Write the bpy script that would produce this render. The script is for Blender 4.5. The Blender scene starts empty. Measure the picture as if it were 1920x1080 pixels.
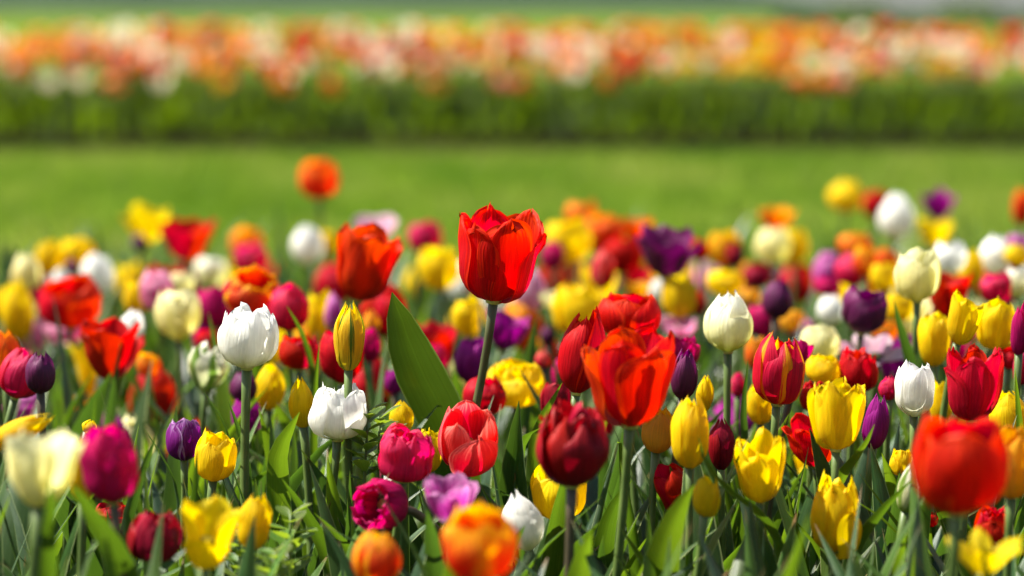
import bpy, math, random
import numpy as np
from mathutils import Vector

random.seed(7)
RNG = np.random.default_rng(11)
SC = bpy.context.scene
COL = SC.collection

# ------------------------------------------------------------------ camera
CAM_H = 0.60
LENS = 85.0
FPX = LENS / 36.0 * 1920.0
HORIZON_PX = 25.0
PITCH = math.atan((540.0 - HORIZON_PX) / FPX)
cam_d = bpy.data.cameras.new('camera')
cam = bpy.data.objects.new('camera', cam_d)
COL.objects.link(cam)
cam.location = (0, 0, CAM_H)
cam.rotation_euler = (math.pi / 2 - PITCH, 0, 0)
cam_d.lens = LENS
cam_d.sensor_width = 36.0
cam_d.clip_start = 0.05
cam_d.clip_end = 20000
cam_d.dof.use_dof = True
cam_d.dof.focus_distance = 1.60
cam_d.dof.aperture_fstop = 3.9
SC.camera = cam

# ------------------------------------------------------------------ sky, sun, exposure
SUN_AZ = math.radians(-84)      # from +Y (view direction) towards +X: the sun stands to the left
SUN_EL = math.radians(54)
world = bpy.data.worlds.new('World')
SC.world = world
world.use_nodes = True
wn = world.node_tree.nodes
wl = world.node_tree.links
wn.clear()
wo = wn.new('ShaderNodeOutputWorld')
wb = wn.new('ShaderNodeBackground')
ws = wn.new('ShaderNodeTexSky')
ws.sky_type = 'NISHITA'
ws.sun_disc = False
ws.sun_elevation = SUN_EL
ws.sun_rotation = SUN_AZ
ws.dust_density = 2.0
wb.inputs['Strength'].default_value = 0.06
wl.new(ws.outputs[0], wb.inputs['Color'])
wl.new(wb.outputs[0], wo.inputs['Surface'])
sun_d = bpy.data.lights.new('sun', 'SUN')
sun_d.energy = 5.0
sun_d.angle = math.radians(0.5)
sun_d.color = (1.0, 0.95, 0.86)
sun = bpy.data.objects.new('sun', sun_d)
COL.objects.link(sun)
sdir = Vector((math.cos(SUN_EL) * math.sin(SUN_AZ), math.cos(SUN_EL) * math.cos(SUN_AZ), math.sin(SUN_EL)))
sun.rotation_euler = (-sdir).to_track_quat('-Z', 'Y').to_euler()
sun.location = (-3, 2, 6)
SC.view_settings.view_transform = 'Standard'
SC.view_settings.look = 'None'
SC.view_settings.exposure = 1.5
SC.view_settings.gamma = 1.0
SC.view_settings.use_curve_mapping = False
SC.render.engine = 'CYCLES'
SC.cycles.use_denoising = True
SC.cycles.max_bounces = 8
SC.cycles.transmission_bounces = 6
SC.cycles.transparent_max_bounces = 4

# ------------------------------------------------------------------ pixel to place (camera looks along +Y, pitched down)
_cp, _sp = math.cos(PITCH), math.sin(PITCH)
FWD = np.array([0, _cp, -_sp]); UP = np.array([0, _sp, _cp]); RIGHT = np.array([1.0, 0, 0])
def at(px, py, d):
    return np.array([0, 0, CAM_H]) + d * (FWD + RIGHT * ((px - 960) / FPX) + UP * ((540 - py) / FPX))

# ------------------------------------------------------------------ mesh helpers
_face_cache = {}
def grid_faces(nv, nu):
    if (nv, nu) not in _face_cache:
        f = []
        for j in range(nv - 1):
            for i in range(nu - 1):
                a = j * nu + i
                f.append((a, a + 1, a + nu + 1, a + nu))
        _face_cache[(nv, nu)] = f
    return _face_cache[(nv, nu)]

def make_mesh(name, verts, faces, mats, uv=None, smooth=True, midx=None):
    me = bpy.data.meshes.new(name)
    me.from_pydata(verts.tolist() if hasattr(verts, 'tolist') else verts, [], faces)
    for m in mats:
        me.materials.append(m)
    if uv is not None:
        lay = me.uv_layers.new(name='UVMap')
        li = np.empty(len(me.loops), dtype=np.int32)
        me.loops.foreach_get('vertex_index', li)
        lay.data.foreach_set('uv', np.asarray(uv, dtype=np.float32)[li].ravel())
    if smooth:
        me.polygons.foreach_set('use_smooth', np.ones(len(me.polygons), dtype=bool))
    if midx is not None:
        me.polygons.foreach_set('material_index', np.asarray(midx, dtype=np.int32))
    me.update()
    return me

def obj(name, me, parent=None, loc=None):
    o = bpy.data.objects.new(name, me)
    COL.objects.link(o)
    if parent is not None:
        o.parent = parent
    if loc is not None:
        o.location = tuple(float(c) for c in loc)
    return o

def tag(o, label=None, cat=None, group=None, kind=None):
    if label: o['label'] = label
    if cat: o['category'] = cat
    if group: o['group'] = group
    if kind: o['kind'] = kind
    return o

class Join:
    """collects pieces that end up as one mesh"""
    def __init__(self):
        self.v, self.f, self.uv, self.mi, self.n = [], [], [], [], 0
    def add(self, v, f, uv, mi=0):
        self.v.append(v); self.uv.append(uv)
        n = self.n
        self.f += [tuple(a + n for a in q) for q in f]
        self.mi += [mi] * len(f)
        self.n += len(v)
    def mesh(self, name, mats, smooth=True):
        return make_mesh(name, np.concatenate(self.v), self.f, mats, np.concatenate(self.uv), smooth, self.mi)

# ------------------------------------------------------------------ materials
def new_mat(name):
    m = bpy.data.materials.new(name)
    m.use_nodes = True
    nt = m.node_tree
    nt.nodes.clear()
    return m, nt, nt.nodes, nt.links

def rgb(c):
    return (c[0], c[1], c[2], 1.0)

def ramp(nodes, stops, interp='EASE'):
    r = nodes.new('ShaderNodeValToRGB')
    cr = r.color_ramp
    cr.interpolation = interp
    while len(cr.elements) < len(stops):
        cr.elements.new(0.5)
    for e, (p, c) in zip(cr.elements, stops):
        e.position = p
        e.color = rgb(c) if len(c) == 3 else c
    return r

def math_node(nodes, links, op, a, b=None, clamp=False):
    n = nodes.new('ShaderNodeMath'); n.operation = op; n.use_clamp = clamp
    for i, x in enumerate((a, b)):
        if x is None: continue
        if isinstance(x, (int, float)): n.inputs[i].default_value = x
        else: links.new(x, n.inputs[i])
    return n.outputs[0]

def mixc(nodes, links, fac, a, b, blend='MIX'):
    n = nodes.new('ShaderNodeMix'); n.data_type = 'RGBA'; n.blend_type = blend
    for s, x in ((n.inputs['Factor'], fac), (n.inputs['A'], a), (n.inputs['B'], b)):
        if isinstance(x, (int, float)): s.default_value = x
        elif isinstance(x, tuple): s.default_value = rgb(x)
        else: links.new(x, s)
    return n.outputs['Result']

def thin_shader(nt, nodes, links, color, tcolor, trans, rough, spec, bump=None, coat=0.0):
    p = nodes.new('ShaderNodeBsdfPrincipled')
    p.inputs['Roughness'].default_value = rough
    p.inputs['Specular IOR Level'].default_value = spec
    if coat:
        p.inputs['Coat Weight'].default_value = coat
        p.inputs['Coat Roughness'].default_value = 0.25
    links.new(color, p.inputs['Base Color'])
    t = nodes.new('ShaderNodeBsdfTranslucent')
    links.new(tcolor, t.inputs['Color'])
    if bump is not None:
        links.new(bump, p.inputs['Normal'])
    mx = nodes.new('ShaderNodeMixShader')
    mx.inputs[0].default_value = trans
    links.new(p.outputs[0], mx.inputs[1]); links.new(t.outputs[0], mx.inputs[2])
    o = nodes.new('ShaderNodeOutputMaterial')
    links.new(mx.outputs[0], o.inputs['Surface'])

def petal_mat(name, base, mid, tip, edge=None, edge_pos=0.75, stripe=None, stripe_w=0.25, trans=0.55, rough=0.5, spec=0.18, vein=0.32, tboost=1.1):
    m, nt, N, L = new_mat(name)
    uvn = N.new('ShaderNodeUVMap')
    sep = N.new('ShaderNodeSeparateXYZ'); L.new(uvn.outputs[0], sep.inputs[0])
    info = N.new('ShaderNodeObjectInfo')
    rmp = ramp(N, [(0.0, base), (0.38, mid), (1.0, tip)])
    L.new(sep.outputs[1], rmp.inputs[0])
    # streaks running from the base of the petal to its tip
    comb = N.new('ShaderNodeCombineXYZ')
    L.new(math_node(N, L, 'MULTIPLY', sep.outputs[0], 26.0), comb.inputs[0])
    L.new(math_node(N, L, 'MULTIPLY', sep.outputs[1], 2.2), comb.inputs[1])
    L.new(math_node(N, L, 'MULTIPLY', info.outputs['Random'], 40.0), comb.inputs[2])
    nz = N.new('ShaderNodeTexNoise'); nz.inputs['Scale'].default_value = 1.0; nz.inputs['Detail'].default_value = 4.0
    L.new(comb.outputs[0], nz.inputs['Vector'])
    tex = N.new('ShaderNodeTexCoord')
    bl = N.new('ShaderNodeTexNoise'); bl.inputs['Scale'].default_value = 60.0; bl.inputs['Detail'].default_value = 3.0
    L.new(tex.outputs['Object'], bl.inputs['Vector'])
    col = rmp.outputs[0]
    au = math_node(N, L, 'ABSOLUTE', math_node(N, L, 'SUBTRACT', math_node(N, L, 'MULTIPLY', sep.outputs[0], 2.0), 1.0))
    wob = math_node(N, L, 'MULTIPLY', math_node(N, L, 'SUBTRACT', nz.outputs[0], 0.5), 0.7)
    if edge is not None:
        e = math_node(N, L, 'MAXIMUM', au, math_node(N, L, 'SUBTRACT', sep.outputs[1], 0.03))
        e = math_node(N, L, 'ADD', e, wob)
        r2 = ramp(N, [(max(0.0, edge_pos - 0.18), (0, 0, 0)), (min(1.0, edge_pos + 0.15), (1, 1, 1))])
        L.new(e, r2.inputs[0])
        col = mixc(N, L, r2.outputs[0], col, edge)
    if stripe is not None:
        s = math_node(N, L, 'ADD', au, wob)
        r3 = ramp(N, [(stripe_w * 0.5, (1, 1, 1)), (stripe_w * 1.6, (0, 0, 0))])
        L.new(s, r3.inputs[0])
        col = mixc(N, L, r3.outputs[0], col, stripe)
    # vein and blotch variation, plus a slight shift for every petal
    v1 = N.new('ShaderNodeMapRange'); v1.inputs['From Min'].default_value = 0.3; v1.inputs['From Max'].default_value = 0.7
    v1.inputs['To Min'].default_value = 1.0 - vein; v1.inputs['To Max'].default_value = 1.0 + vein * 0.45
    L.new(nz.outputs[0], v1.inputs['Value'])
    v2 = N.new('ShaderNodeMapRange'); v2.inputs['From Min'].default_value = 0.3; v2.inputs['From Max'].default_value = 0.7
    v2.inputs['To Min'].default_value = 0.88; v2.inputs['To Max'].default_value = 1.06
    L.new(bl.outputs[0], v2.inputs['Value'])
    hs = N.new('ShaderNodeHueSaturation')
    L.new(col, hs.inputs['Color'])
    L.new(math_node(N, L, 'ADD', math_node(N, L, 'MULTIPLY', info.outputs['Random'], 0.016), 0.492), hs.inputs['Hue'])
    L.new(math_node(N, L, 'MULTIPLY', v1.outputs[0], v2.outputs[0]), hs.inputs['Value'])
    bm = N.new('ShaderNodeBump'); bm.inputs['Strength'].default_value = 0.5; bm.inputs['Distance'].default_value = 0.002
    L.new(nz.outputs[0], bm.inputs['Height'])
    hs2 = N.new('ShaderNodeHueSaturation'); hs2.inputs['Saturation'].default_value = 1.08; hs2.inputs['Value'].default_value = tboost
    L.new(hs.outputs[0], hs2.inputs['Color'])
    thin_shader(nt, N, L, hs.outputs[0], hs2.outputs[0], trans, rough, spec, bm.outputs[0])
    return m

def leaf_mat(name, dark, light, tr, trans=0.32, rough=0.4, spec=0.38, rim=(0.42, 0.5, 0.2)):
    m, nt, N, L = new_mat(name)
    uvn = N.new('ShaderNodeUVMap')
    sep = N.new('ShaderNodeSeparateXYZ'); L.new(uvn.outputs[0], sep.inputs[0])
    info = N.new('ShaderNodeObjectInfo')
    comb = N.new('ShaderNodeCombineXYZ')
    L.new(math_node(N, L, 'MULTIPLY', sep.outputs[0], 30.0), comb.inputs[0])
    L.new(math_node(N, L, 'MULTIPLY', sep.outputs[1], 1.5), comb.inputs[1])
    L.new(math_node(N, L, 'MULTIPLY', info.outputs['Random'], 40.0), comb.inputs[2])
    nz = N.new('ShaderNodeTexNoise'); nz.inputs['Scale'].default_value = 1.0; nz.inputs['Detail'].default_value = 3.0
    L.new(comb.outputs[0], nz.inputs['Vector'])
    tex = N.new('ShaderNodeTexCoord')
    bl = N.new('ShaderNodeTexNoise'); bl.inputs['Scale'].default_value = 22.0; bl.inputs['Detail'].default_value = 4.0
    L.new(tex.outputs['Object'], bl.inputs['Vector'])
    f = math_node(N, L, 'ADD', math_node(N, L, 'MULTIPLY', nz.outputs[0], 0.55), math_node(N, L, 'MULTIPLY', bl.outputs[0], 0.6))
    r = ramp(N, [(0.46, dark), (0.72, light)], 'LINEAR')
    L.new(f, r.inputs[0])
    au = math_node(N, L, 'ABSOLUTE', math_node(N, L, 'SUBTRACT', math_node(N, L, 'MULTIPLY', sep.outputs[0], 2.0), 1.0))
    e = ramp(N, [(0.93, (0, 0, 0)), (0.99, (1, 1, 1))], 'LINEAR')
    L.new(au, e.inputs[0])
    col = mixc(N, L, e.outputs[0], r.outputs[0], rim)  # pale edge band: light catching the thin leaf margin, put into the colour
    # some tips are dry and brown
    tp = ramp(N, [(0.965, (0, 0, 0)), (0.995, (1, 1, 1))], 'LINEAR')
    L.new(math_node(N, L, 'ADD', sep.outputs[1], math_node(N, L, 'MULTIPLY', math_node(N, L, 'SUBTRACT', bl.outputs[0], 0.5), 0.12)), tp.inputs[0])
    dry = math_node(N, L, 'MULTIPLY', tp.outputs[0], math_node(N, L, 'GREATER_THAN', info.outputs['Random'], 0.55))
    col = mixc(N, L, dry, col, (0.2, 0.11, 0.045))
    hs = N.new('ShaderNodeHueSaturation')
    L.new(col, hs.inputs['Color'])
    L.new(math_node(N, L, 'ADD', math_node(N, L, 'MULTIPLY', info.outputs['Random'], 0.05), 0.475), hs.inputs['Hue'])
    L.new(math_node(N, L, 'ADD', math_node(N, L, 'MULTIPLY', info.outputs['Random'], 0.5), 0.75), hs.inputs['Value'])
    tcol = mixc(N, L, f, (tr[0] * 0.6, tr[1] * 0.6, tr[2] * 0.6), (tr[0] * 1.3, tr[1] * 1.3, tr[2] * 1.3))
    bm = N.new('ShaderNodeBump'); bm.inputs['Strength'].default_value = 0.4; bm.inputs['Distance'].default_value = 0.001
    L.new(nz.outputs[0], bm.inputs['Height'])
    thin_shader(nt, N, L, hs.outputs[0], tcol, trans, rough, spec, bm.outputs[0])
    return m

def plain_mat(name, c1, c2, scale=40.0, rough=0.6, spec=0.3, bump=0.3, dist=0.002):
    m, nt, N, L = new_mat(name)
    tex = N.new('ShaderNodeTexCoord')
    nz = N.new('ShaderNodeTexNoise'); nz.inputs['Scale'].default_value = scale; nz.inputs['Detail'].default_value = 5.0
    L.new(tex.outputs['Object'], nz.inputs['Vector'])
    r = ramp(N, [(0.32, c1), (0.68, c2)], 'LINEAR')
    L.new(nz.outputs[0], r.inputs[0])
    p = N.new('ShaderNodeBsdfPrincipled')
    p.inputs['Roughness'].default_value = rough
    p.inputs['Specular IOR Level'].default_value = spec
    L.new(r.outputs[0], p.inputs['Base Color'])
    bm = N.new('ShaderNodeBump'); bm.inputs['Strength'].default_value = bump; bm.inputs['Distance'].default_value = dist
    L.new(nz.outputs[0], bm.inputs['Height']); L.new(bm.outputs[0], p.inputs['Normal'])
    o = N.new('ShaderNodeOutputMaterial')
    L.new(p.outputs[0], o.inputs['Surface'])
    return m

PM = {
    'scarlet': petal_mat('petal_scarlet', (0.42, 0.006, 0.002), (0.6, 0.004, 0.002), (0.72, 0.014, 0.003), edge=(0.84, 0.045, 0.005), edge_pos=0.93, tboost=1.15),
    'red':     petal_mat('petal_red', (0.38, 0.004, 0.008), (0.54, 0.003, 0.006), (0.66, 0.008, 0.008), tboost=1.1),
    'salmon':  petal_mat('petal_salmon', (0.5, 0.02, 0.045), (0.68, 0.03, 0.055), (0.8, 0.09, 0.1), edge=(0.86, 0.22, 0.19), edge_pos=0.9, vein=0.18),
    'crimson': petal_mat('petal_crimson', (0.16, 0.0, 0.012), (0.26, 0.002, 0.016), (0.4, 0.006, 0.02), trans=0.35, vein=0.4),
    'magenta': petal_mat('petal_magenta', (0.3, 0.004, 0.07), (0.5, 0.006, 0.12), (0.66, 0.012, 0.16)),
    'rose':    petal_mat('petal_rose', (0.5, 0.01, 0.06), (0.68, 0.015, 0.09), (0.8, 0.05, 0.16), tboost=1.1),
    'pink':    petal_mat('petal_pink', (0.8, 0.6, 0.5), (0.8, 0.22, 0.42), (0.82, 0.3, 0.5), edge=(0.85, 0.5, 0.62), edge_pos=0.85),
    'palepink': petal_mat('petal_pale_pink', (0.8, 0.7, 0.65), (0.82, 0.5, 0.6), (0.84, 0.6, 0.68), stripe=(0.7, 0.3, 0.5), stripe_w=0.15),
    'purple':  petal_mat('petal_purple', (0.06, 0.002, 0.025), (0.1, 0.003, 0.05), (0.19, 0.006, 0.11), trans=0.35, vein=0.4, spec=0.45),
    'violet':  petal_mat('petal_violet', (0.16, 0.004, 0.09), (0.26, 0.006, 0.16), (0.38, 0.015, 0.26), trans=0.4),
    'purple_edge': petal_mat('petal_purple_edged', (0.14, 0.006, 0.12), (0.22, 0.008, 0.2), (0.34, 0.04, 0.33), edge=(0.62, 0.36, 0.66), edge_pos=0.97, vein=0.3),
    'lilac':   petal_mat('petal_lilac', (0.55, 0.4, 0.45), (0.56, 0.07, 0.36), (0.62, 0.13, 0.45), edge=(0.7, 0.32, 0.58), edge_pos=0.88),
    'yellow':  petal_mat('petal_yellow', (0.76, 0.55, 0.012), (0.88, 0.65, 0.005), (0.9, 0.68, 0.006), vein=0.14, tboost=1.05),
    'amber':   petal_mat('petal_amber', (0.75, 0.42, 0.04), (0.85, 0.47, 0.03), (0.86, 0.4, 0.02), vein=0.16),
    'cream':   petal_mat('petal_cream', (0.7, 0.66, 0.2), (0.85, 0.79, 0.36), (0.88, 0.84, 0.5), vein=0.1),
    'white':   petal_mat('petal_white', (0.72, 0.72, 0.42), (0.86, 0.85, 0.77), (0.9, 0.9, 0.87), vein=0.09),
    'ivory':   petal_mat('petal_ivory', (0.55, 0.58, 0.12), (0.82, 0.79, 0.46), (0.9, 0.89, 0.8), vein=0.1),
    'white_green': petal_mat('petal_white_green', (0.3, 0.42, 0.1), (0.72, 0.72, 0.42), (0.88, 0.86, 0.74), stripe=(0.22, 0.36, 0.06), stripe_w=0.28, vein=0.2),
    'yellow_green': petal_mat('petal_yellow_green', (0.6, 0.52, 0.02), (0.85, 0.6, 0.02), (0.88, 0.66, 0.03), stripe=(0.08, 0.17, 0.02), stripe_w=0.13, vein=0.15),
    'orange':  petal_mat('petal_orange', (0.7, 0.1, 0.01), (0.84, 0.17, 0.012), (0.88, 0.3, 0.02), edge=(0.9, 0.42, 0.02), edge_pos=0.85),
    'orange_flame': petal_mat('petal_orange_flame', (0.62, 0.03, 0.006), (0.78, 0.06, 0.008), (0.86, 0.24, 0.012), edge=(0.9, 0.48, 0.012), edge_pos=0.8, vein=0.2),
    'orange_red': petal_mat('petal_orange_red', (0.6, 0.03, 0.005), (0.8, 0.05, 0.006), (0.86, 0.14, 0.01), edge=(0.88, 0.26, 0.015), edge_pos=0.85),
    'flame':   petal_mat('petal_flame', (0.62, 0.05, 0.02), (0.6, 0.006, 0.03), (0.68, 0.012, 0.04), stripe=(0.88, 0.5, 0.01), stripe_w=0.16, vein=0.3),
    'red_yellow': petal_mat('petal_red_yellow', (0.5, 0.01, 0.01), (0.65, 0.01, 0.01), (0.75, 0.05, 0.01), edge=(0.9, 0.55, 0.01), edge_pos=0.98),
    'yellow_red': petal_mat('petal_yellow_red', (0.7, 0.1, 0.01), (0.86, 0.5, 0.01), (0.88, 0.58, 0.01), stripe=(0.65, 0.05, 0.01), stripe_w=0.12),
    # colours of the bed beyond the lawn
    'far_peach': petal_mat('petal_peach', (0.75, 0.42, 0.12), (0.86, 0.38, 0.1), (0.88, 0.44, 0.13)),
    'far_apricot': petal_mat('petal_apricot', (0.75, 0.3, 0.03), (0.85, 0.28, 0.03), (0.88, 0.32, 0.03)),
    'far_coral': petal_mat('petal_coral', (0.6, 0.06, 0.04), (0.72, 0.06, 0.03), (0.8, 0.08, 0.04)),
    'far_pink': petal_mat('petal_soft_pink', (0.8, 0.45, 0.35), (0.84, 0.3, 0.27), (0.86, 0.38, 0.34)),
    'far_ivory': petal_mat('petal_soft_ivory', (0.75, 0.7, 0.45), (0.9, 0.82, 0.62), (0.92, 0.86, 0.7)),
    'far_gold': petal_mat('petal_gold', (0.75, 0.5, 0.03), (0.86, 0.56, 0.03), (0.88, 0.6, 0.05)),
    'far_orange': petal_mat('petal_bright_orange', (0.7, 0.08, 0.01), (0.84, 0.12, 0.008), (0.88, 0.18, 0.01)),
}
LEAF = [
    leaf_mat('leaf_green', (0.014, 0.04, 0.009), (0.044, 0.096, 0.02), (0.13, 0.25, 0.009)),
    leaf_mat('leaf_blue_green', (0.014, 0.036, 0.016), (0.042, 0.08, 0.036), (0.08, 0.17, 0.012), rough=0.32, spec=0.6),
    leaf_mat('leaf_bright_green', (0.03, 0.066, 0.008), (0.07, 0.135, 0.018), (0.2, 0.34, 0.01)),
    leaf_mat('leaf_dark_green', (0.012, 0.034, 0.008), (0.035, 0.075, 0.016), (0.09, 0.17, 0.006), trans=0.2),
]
LEAF_FAR = leaf_mat('leaf_far_green', (0.01, 0.026, 0.0015), (0.026, 0.058, 0.003), (0.15, 0.25, 0.002), trans=0.4, rough=0.6, spec=0.15, rim=(0.07, 0.13, 0.01))  # tones lowered to put the shade among the far plants into the colour
STEM_GREEN = plain_mat('stem_green', (0.06, 0.1, 0.02), (0.1, 0.15, 0.035), 60, 0.45, 0.4, 0.1)
STEM_BROWN = plain_mat('stem_brown', (0.04, 0.035, 0.02), (0.075, 0.055, 0.03), 60, 0.45, 0.4, 0.1)
PISTIL = plain_mat('pistil_pale_green', (0.35, 0.4, 0.1), (0.5, 0.5, 0.15), 200, 0.5)
ANTHER = plain_mat('anther_dark', (0.02, 0.01, 0.02), (0.06, 0.03, 0.03), 200, 0.8)
STEM_OLIVE = plain_mat('stem_olive', (0.05, 0.06, 0.02), (0.085, 0.085, 0.03), 60, 0.45, 0.4, 0.1)
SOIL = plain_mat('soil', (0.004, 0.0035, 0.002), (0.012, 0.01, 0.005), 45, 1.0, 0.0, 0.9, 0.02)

# ------------------------------------------------------------------ flower geometry
PROF_V = np.array([0, 0.1, 0.28, 0.48, 0.78, 1.0])
PROF = {
    'egg':   [0.14, 0.60, 0.92, 1.00, 0.84, 0.40],
    'cup':   [0.14, 0.58, 0.90, 1.00, 0.95, 0.74],
    'open':  [0.14, 0.52, 0.80, 0.92, 0.99, 1.02],
    'gob':   [0.12, 0.42, 0.70, 0.88, 1.05, 1.22],
    'ragged': [0.14, 0.54, 0.82, 0.93, 0.99, 1.0],
    'bud':   [0.20, 0.58, 0.86, 1.00, 0.78, 0.22],
    'dbl':   [0.16, 0.66, 0.95, 1.00, 0.95, 0.78],
    'spread': [0.10, 0.32, 0.60, 0.85, 1.25, 1.75],
    'parrot': [0.18, 0.55, 0.85, 1.00, 0.92, 0.70],
}
# half angle of a petal, tip exponents k and m, ruffle, jagged tip, hinge spread in degrees, number of whorls
STYLE = {
    'egg':   dict(a=60, c=0.50, k=2.4, m=2.0, ruf=0.015, jag=0.02, hinge=2.0, wh=2, curl=0.0),
    'cup':   dict(a=58, c=0.58, k=2.3, m=2.1, ruf=0.02, jag=0.04, hinge=3.0, wh=2, curl=0.02),
    'open':  dict(a=54, c=0.62, k=2.2, m=2.1, ruf=0.03, jag=0.045, hinge=4.0, wh=2, curl=0.05),
    'gob':   dict(a=50, c=0.62, k=2.2, m=2.0, ruf=0.035, jag=0.045, hinge=5.0, wh=2, curl=0.06),
    'ragged': dict(a=54, c=0.6, k=2.1, m=2.0, ruf=0.05, jag=0.085, hinge=6.0, wh=2, curl=0.08),
    'bud':   dict(a=60, c=0.46, k=1.9, m=1.5, ruf=0.01, jag=0.01, hinge=1.5, wh=2, curl=0.0),
    'dbl':   dict(a=46, c=0.66, k=2.8, m=2.4, ruf=0.06, jag=0.09, hinge=6.5, wh=4, curl=-0.02),
    'spread': dict(a=36, c=0.5, k=1.9, m=1.3, ruf=0.05, jag=0.02, hinge=9.0, wh=2, curl=0.1),
    'parrot': dict(a=44, c=0.6, k=2.6, m=2.2, ruf=0.12, jag=0.15, hinge=9.0, wh=3, curl=0.14),
}
def smoothstep(x):
    x = np.clip(x, 0, 1); return x * x * (3 - 2 * x)

def catmull(v, xs, ys):
    xs = np.asarray(xs); ys = np.asarray(ys)
    d = np.gradient(ys, xs)
    d[0] = (ys[1] - ys[0]) / (xs[1] - xs[0]) * 1.5
    i = np.clip(np.searchsorted(xs, v) - 1, 0, len(xs) - 2)
    h = xs[i + 1] - xs[i]; t = (v - xs[i]) / h
    return ((2*t**3 - 3*t**2 + 1) * ys[i] + (t**3 - 2*t**2 + t) * h * d[i] + (-2*t**3 + 3*t**2) * ys[i+1] + (t**3 - t**2) * h * d[i+1])

def petal_points(style, prof, theta, layer, nv, nu, rng, hinge_extra=0.0):
    s = STYLE[style]
    t = np.linspace(0, 1, nv)
    v = 1 - (1 - t) ** 1.25
    u = np.linspace(-1, 1, nu)
    V, U = np.meshgrid(v, u, indexing='ij')
    c = s['c']
    sh = np.where(V < c, 0.8 + 0.2 * smoothstep(V / c), np.clip(1 - ((V - c) / (1 - c)) ** s['k'], 0.0, 1) ** (1 / s['m']))
    sh = np.maximum(sh, 0.02)
    a = math.radians(s['a']) * (1.0 if layer % 2 == 0 else 0.94) * rng.uniform(0.93, 1.06)
    ang = U * a * sh
    r = catmull(V, PROF_V, prof)
    lay_r = (1.04, 0.94, 0.76, 0.55)[layer]
    hgt = (0.96, 1.0, 0.98, 0.92)[layer] * rng.uniform(0.88, 1.04)
    r = r * lay_r
    # keel, curled margins, ruffles
    r = r + 0.05 * np.exp(-(U / 0.16) ** 2) * V * (1 - V) * 1.6 * (1 if layer % 2 == 0 else 0.5)
    r = r + s['curl'] * rng.uniform(-0.3, 1.2) * U ** 2 * V ** 2
    ph = rng.uniform(0, 6.28, 4)
    r = r + s['ruf'] * (np.sin(U * 3.1 + ph[0]) + 0.6 * np.sin(U * 6.3 + V * 5 + ph[1])) * V ** 1.5
    z = V * hgt + 0.05 * s.get('pt', 1.0) * np.exp(-(U / 0.3) ** 2) * smoothstep((V - 0.75) / 0.25)
    r = r + 0.03 * (np.sin(V * 5 + U * 2.2 + ph[1]) + np.sin(V * 8.5 - U * 3.7 + ph[2])) * V
    jn = 0.5 * np.sin(U * 5.2 + ph[2]) + 0.35 * np.sin(U * 11.7 + ph[3]) + 0.25 * np.sin(U * 23 + ph[0])
    z = z - s['jag'] * (jn + 0.6) * smoothstep((V - 0.55) / 0.45)
    # hinge: the whole petal leans out or in from its base
    hg = math.radians(rng.normal(0, s['hinge']) * 0.8 + hinge_extra)
    r0 = 0.1
    rr = r - r0
    sx = 1.0
    r2 = r0 + rr * math.cos(hg) + z * math.sin(hg) * sx
    z2 = -rr * math.sin(hg) * 0.6 + z * math.cos(hg)
    r2 = np.maximum(r2, 0.01)
    side = rng.normal(0, 0.1)
    x = r2 * np.cos(theta + ang + side * V)
    y = r2 * np.sin(theta + ang + side * V)
    P = np.stack([x, y, z2], axis=-1).reshape(-1, 3)
    UV = np.stack([(U + 1) / 2, V], axis=-1).reshape(-1, 2)
    return P, UV

def head_points(style, rng, nv, nu, phase=None, flop=()):
    """list of (points, uv) of the petals of a head of about unit radius and unit height"""
    prof = np.array(PROF[style]) * (1 + rng.normal(0, 0.025, 6))
    out = []
    phase = rng.uniform(0, 6.28) if phase is None else phase
    n = 0
    for w in range(STYLE[style]['wh']):
        for k in range(3):
            th = phase + k * 2.0944 + w * 1.0472 + rng.normal(0, 0.06)
            out.append(petal_points(style, prof, th, w, nv, nu, rng, dict(flop).get(n, 0.0)))
            n += 1
    return out

def axes_from(axis):
    a = axis / np.linalg.norm(axis)
    x = np.cross(np.array([0, 1.0, 0]), a); x /= np.linalg.norm(x)
    y = np.cross(a, x)
    return np.stack([x, y, a], axis=0)          # rows: local x, y, z in world

def tube(points, radii, ns=8, cap=True):
    P = np.asarray(points); n = len(P)
    T = np.gradient(P, axis=0); T /= np.linalg.norm(T, axis=1)[:, None]
    ref = np.array([0.3, 1.0, 0.1])
    A = np.cross(T, ref); A /= np.linalg.norm(A, axis=1)[:, None]
    B = np.cross(T, A)
    th = np.linspace(0, 2 * math.pi, ns, endpoint=False)
    R = np.asarray(radii)[:, None, None]
    V = P[:, None, :] + R * (np.cos(th)[None, :, None] * A[:, None, :] + np.sin(th)[None, :, None] * B[:, None, :])
    V = V.reshape(-1, 3)
    f = [(j * ns + i, j * ns + (i + 1) % ns, (j + 1) * ns + (i + 1) % ns, (j + 1) * ns + i) for j in range(n - 1) for i in range(ns)]
    if cap:
        f.append(tuple(range((n - 1) * ns, n * ns)))
        f.append(tuple(range(ns - 1, -1, -1)))
    uv = np.stack([np.tile(th / 6.2832, n), np.repeat(np.linspace(0, 1, n), ns)], axis=-1)
    return V, f, uv

def bezier(p0, p1, p2, p3, n):
    t = np.linspace(0, 1, n)[:, None]
    return (1-t)**3*p0 + 3*(1-t)**2*t*p1 + 3*(1-t)*t*t*p2 + t**3*p3

def resample(pts, n):
    """smooth curve through the points"""
    P = np.asarray(pts, float)
    s = np.concatenate([[0], np.cumsum(np.linalg.norm(np.diff(P, axis=0), axis=1))]); s /= s[-1]
    q = np.linspace(0, 1, n)
    return np.stack([catmull(q, s, P[:, i]) if len(P) > 2 else np.interp(q, s, P[:, i]) for i in range(3)], axis=-1)

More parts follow.
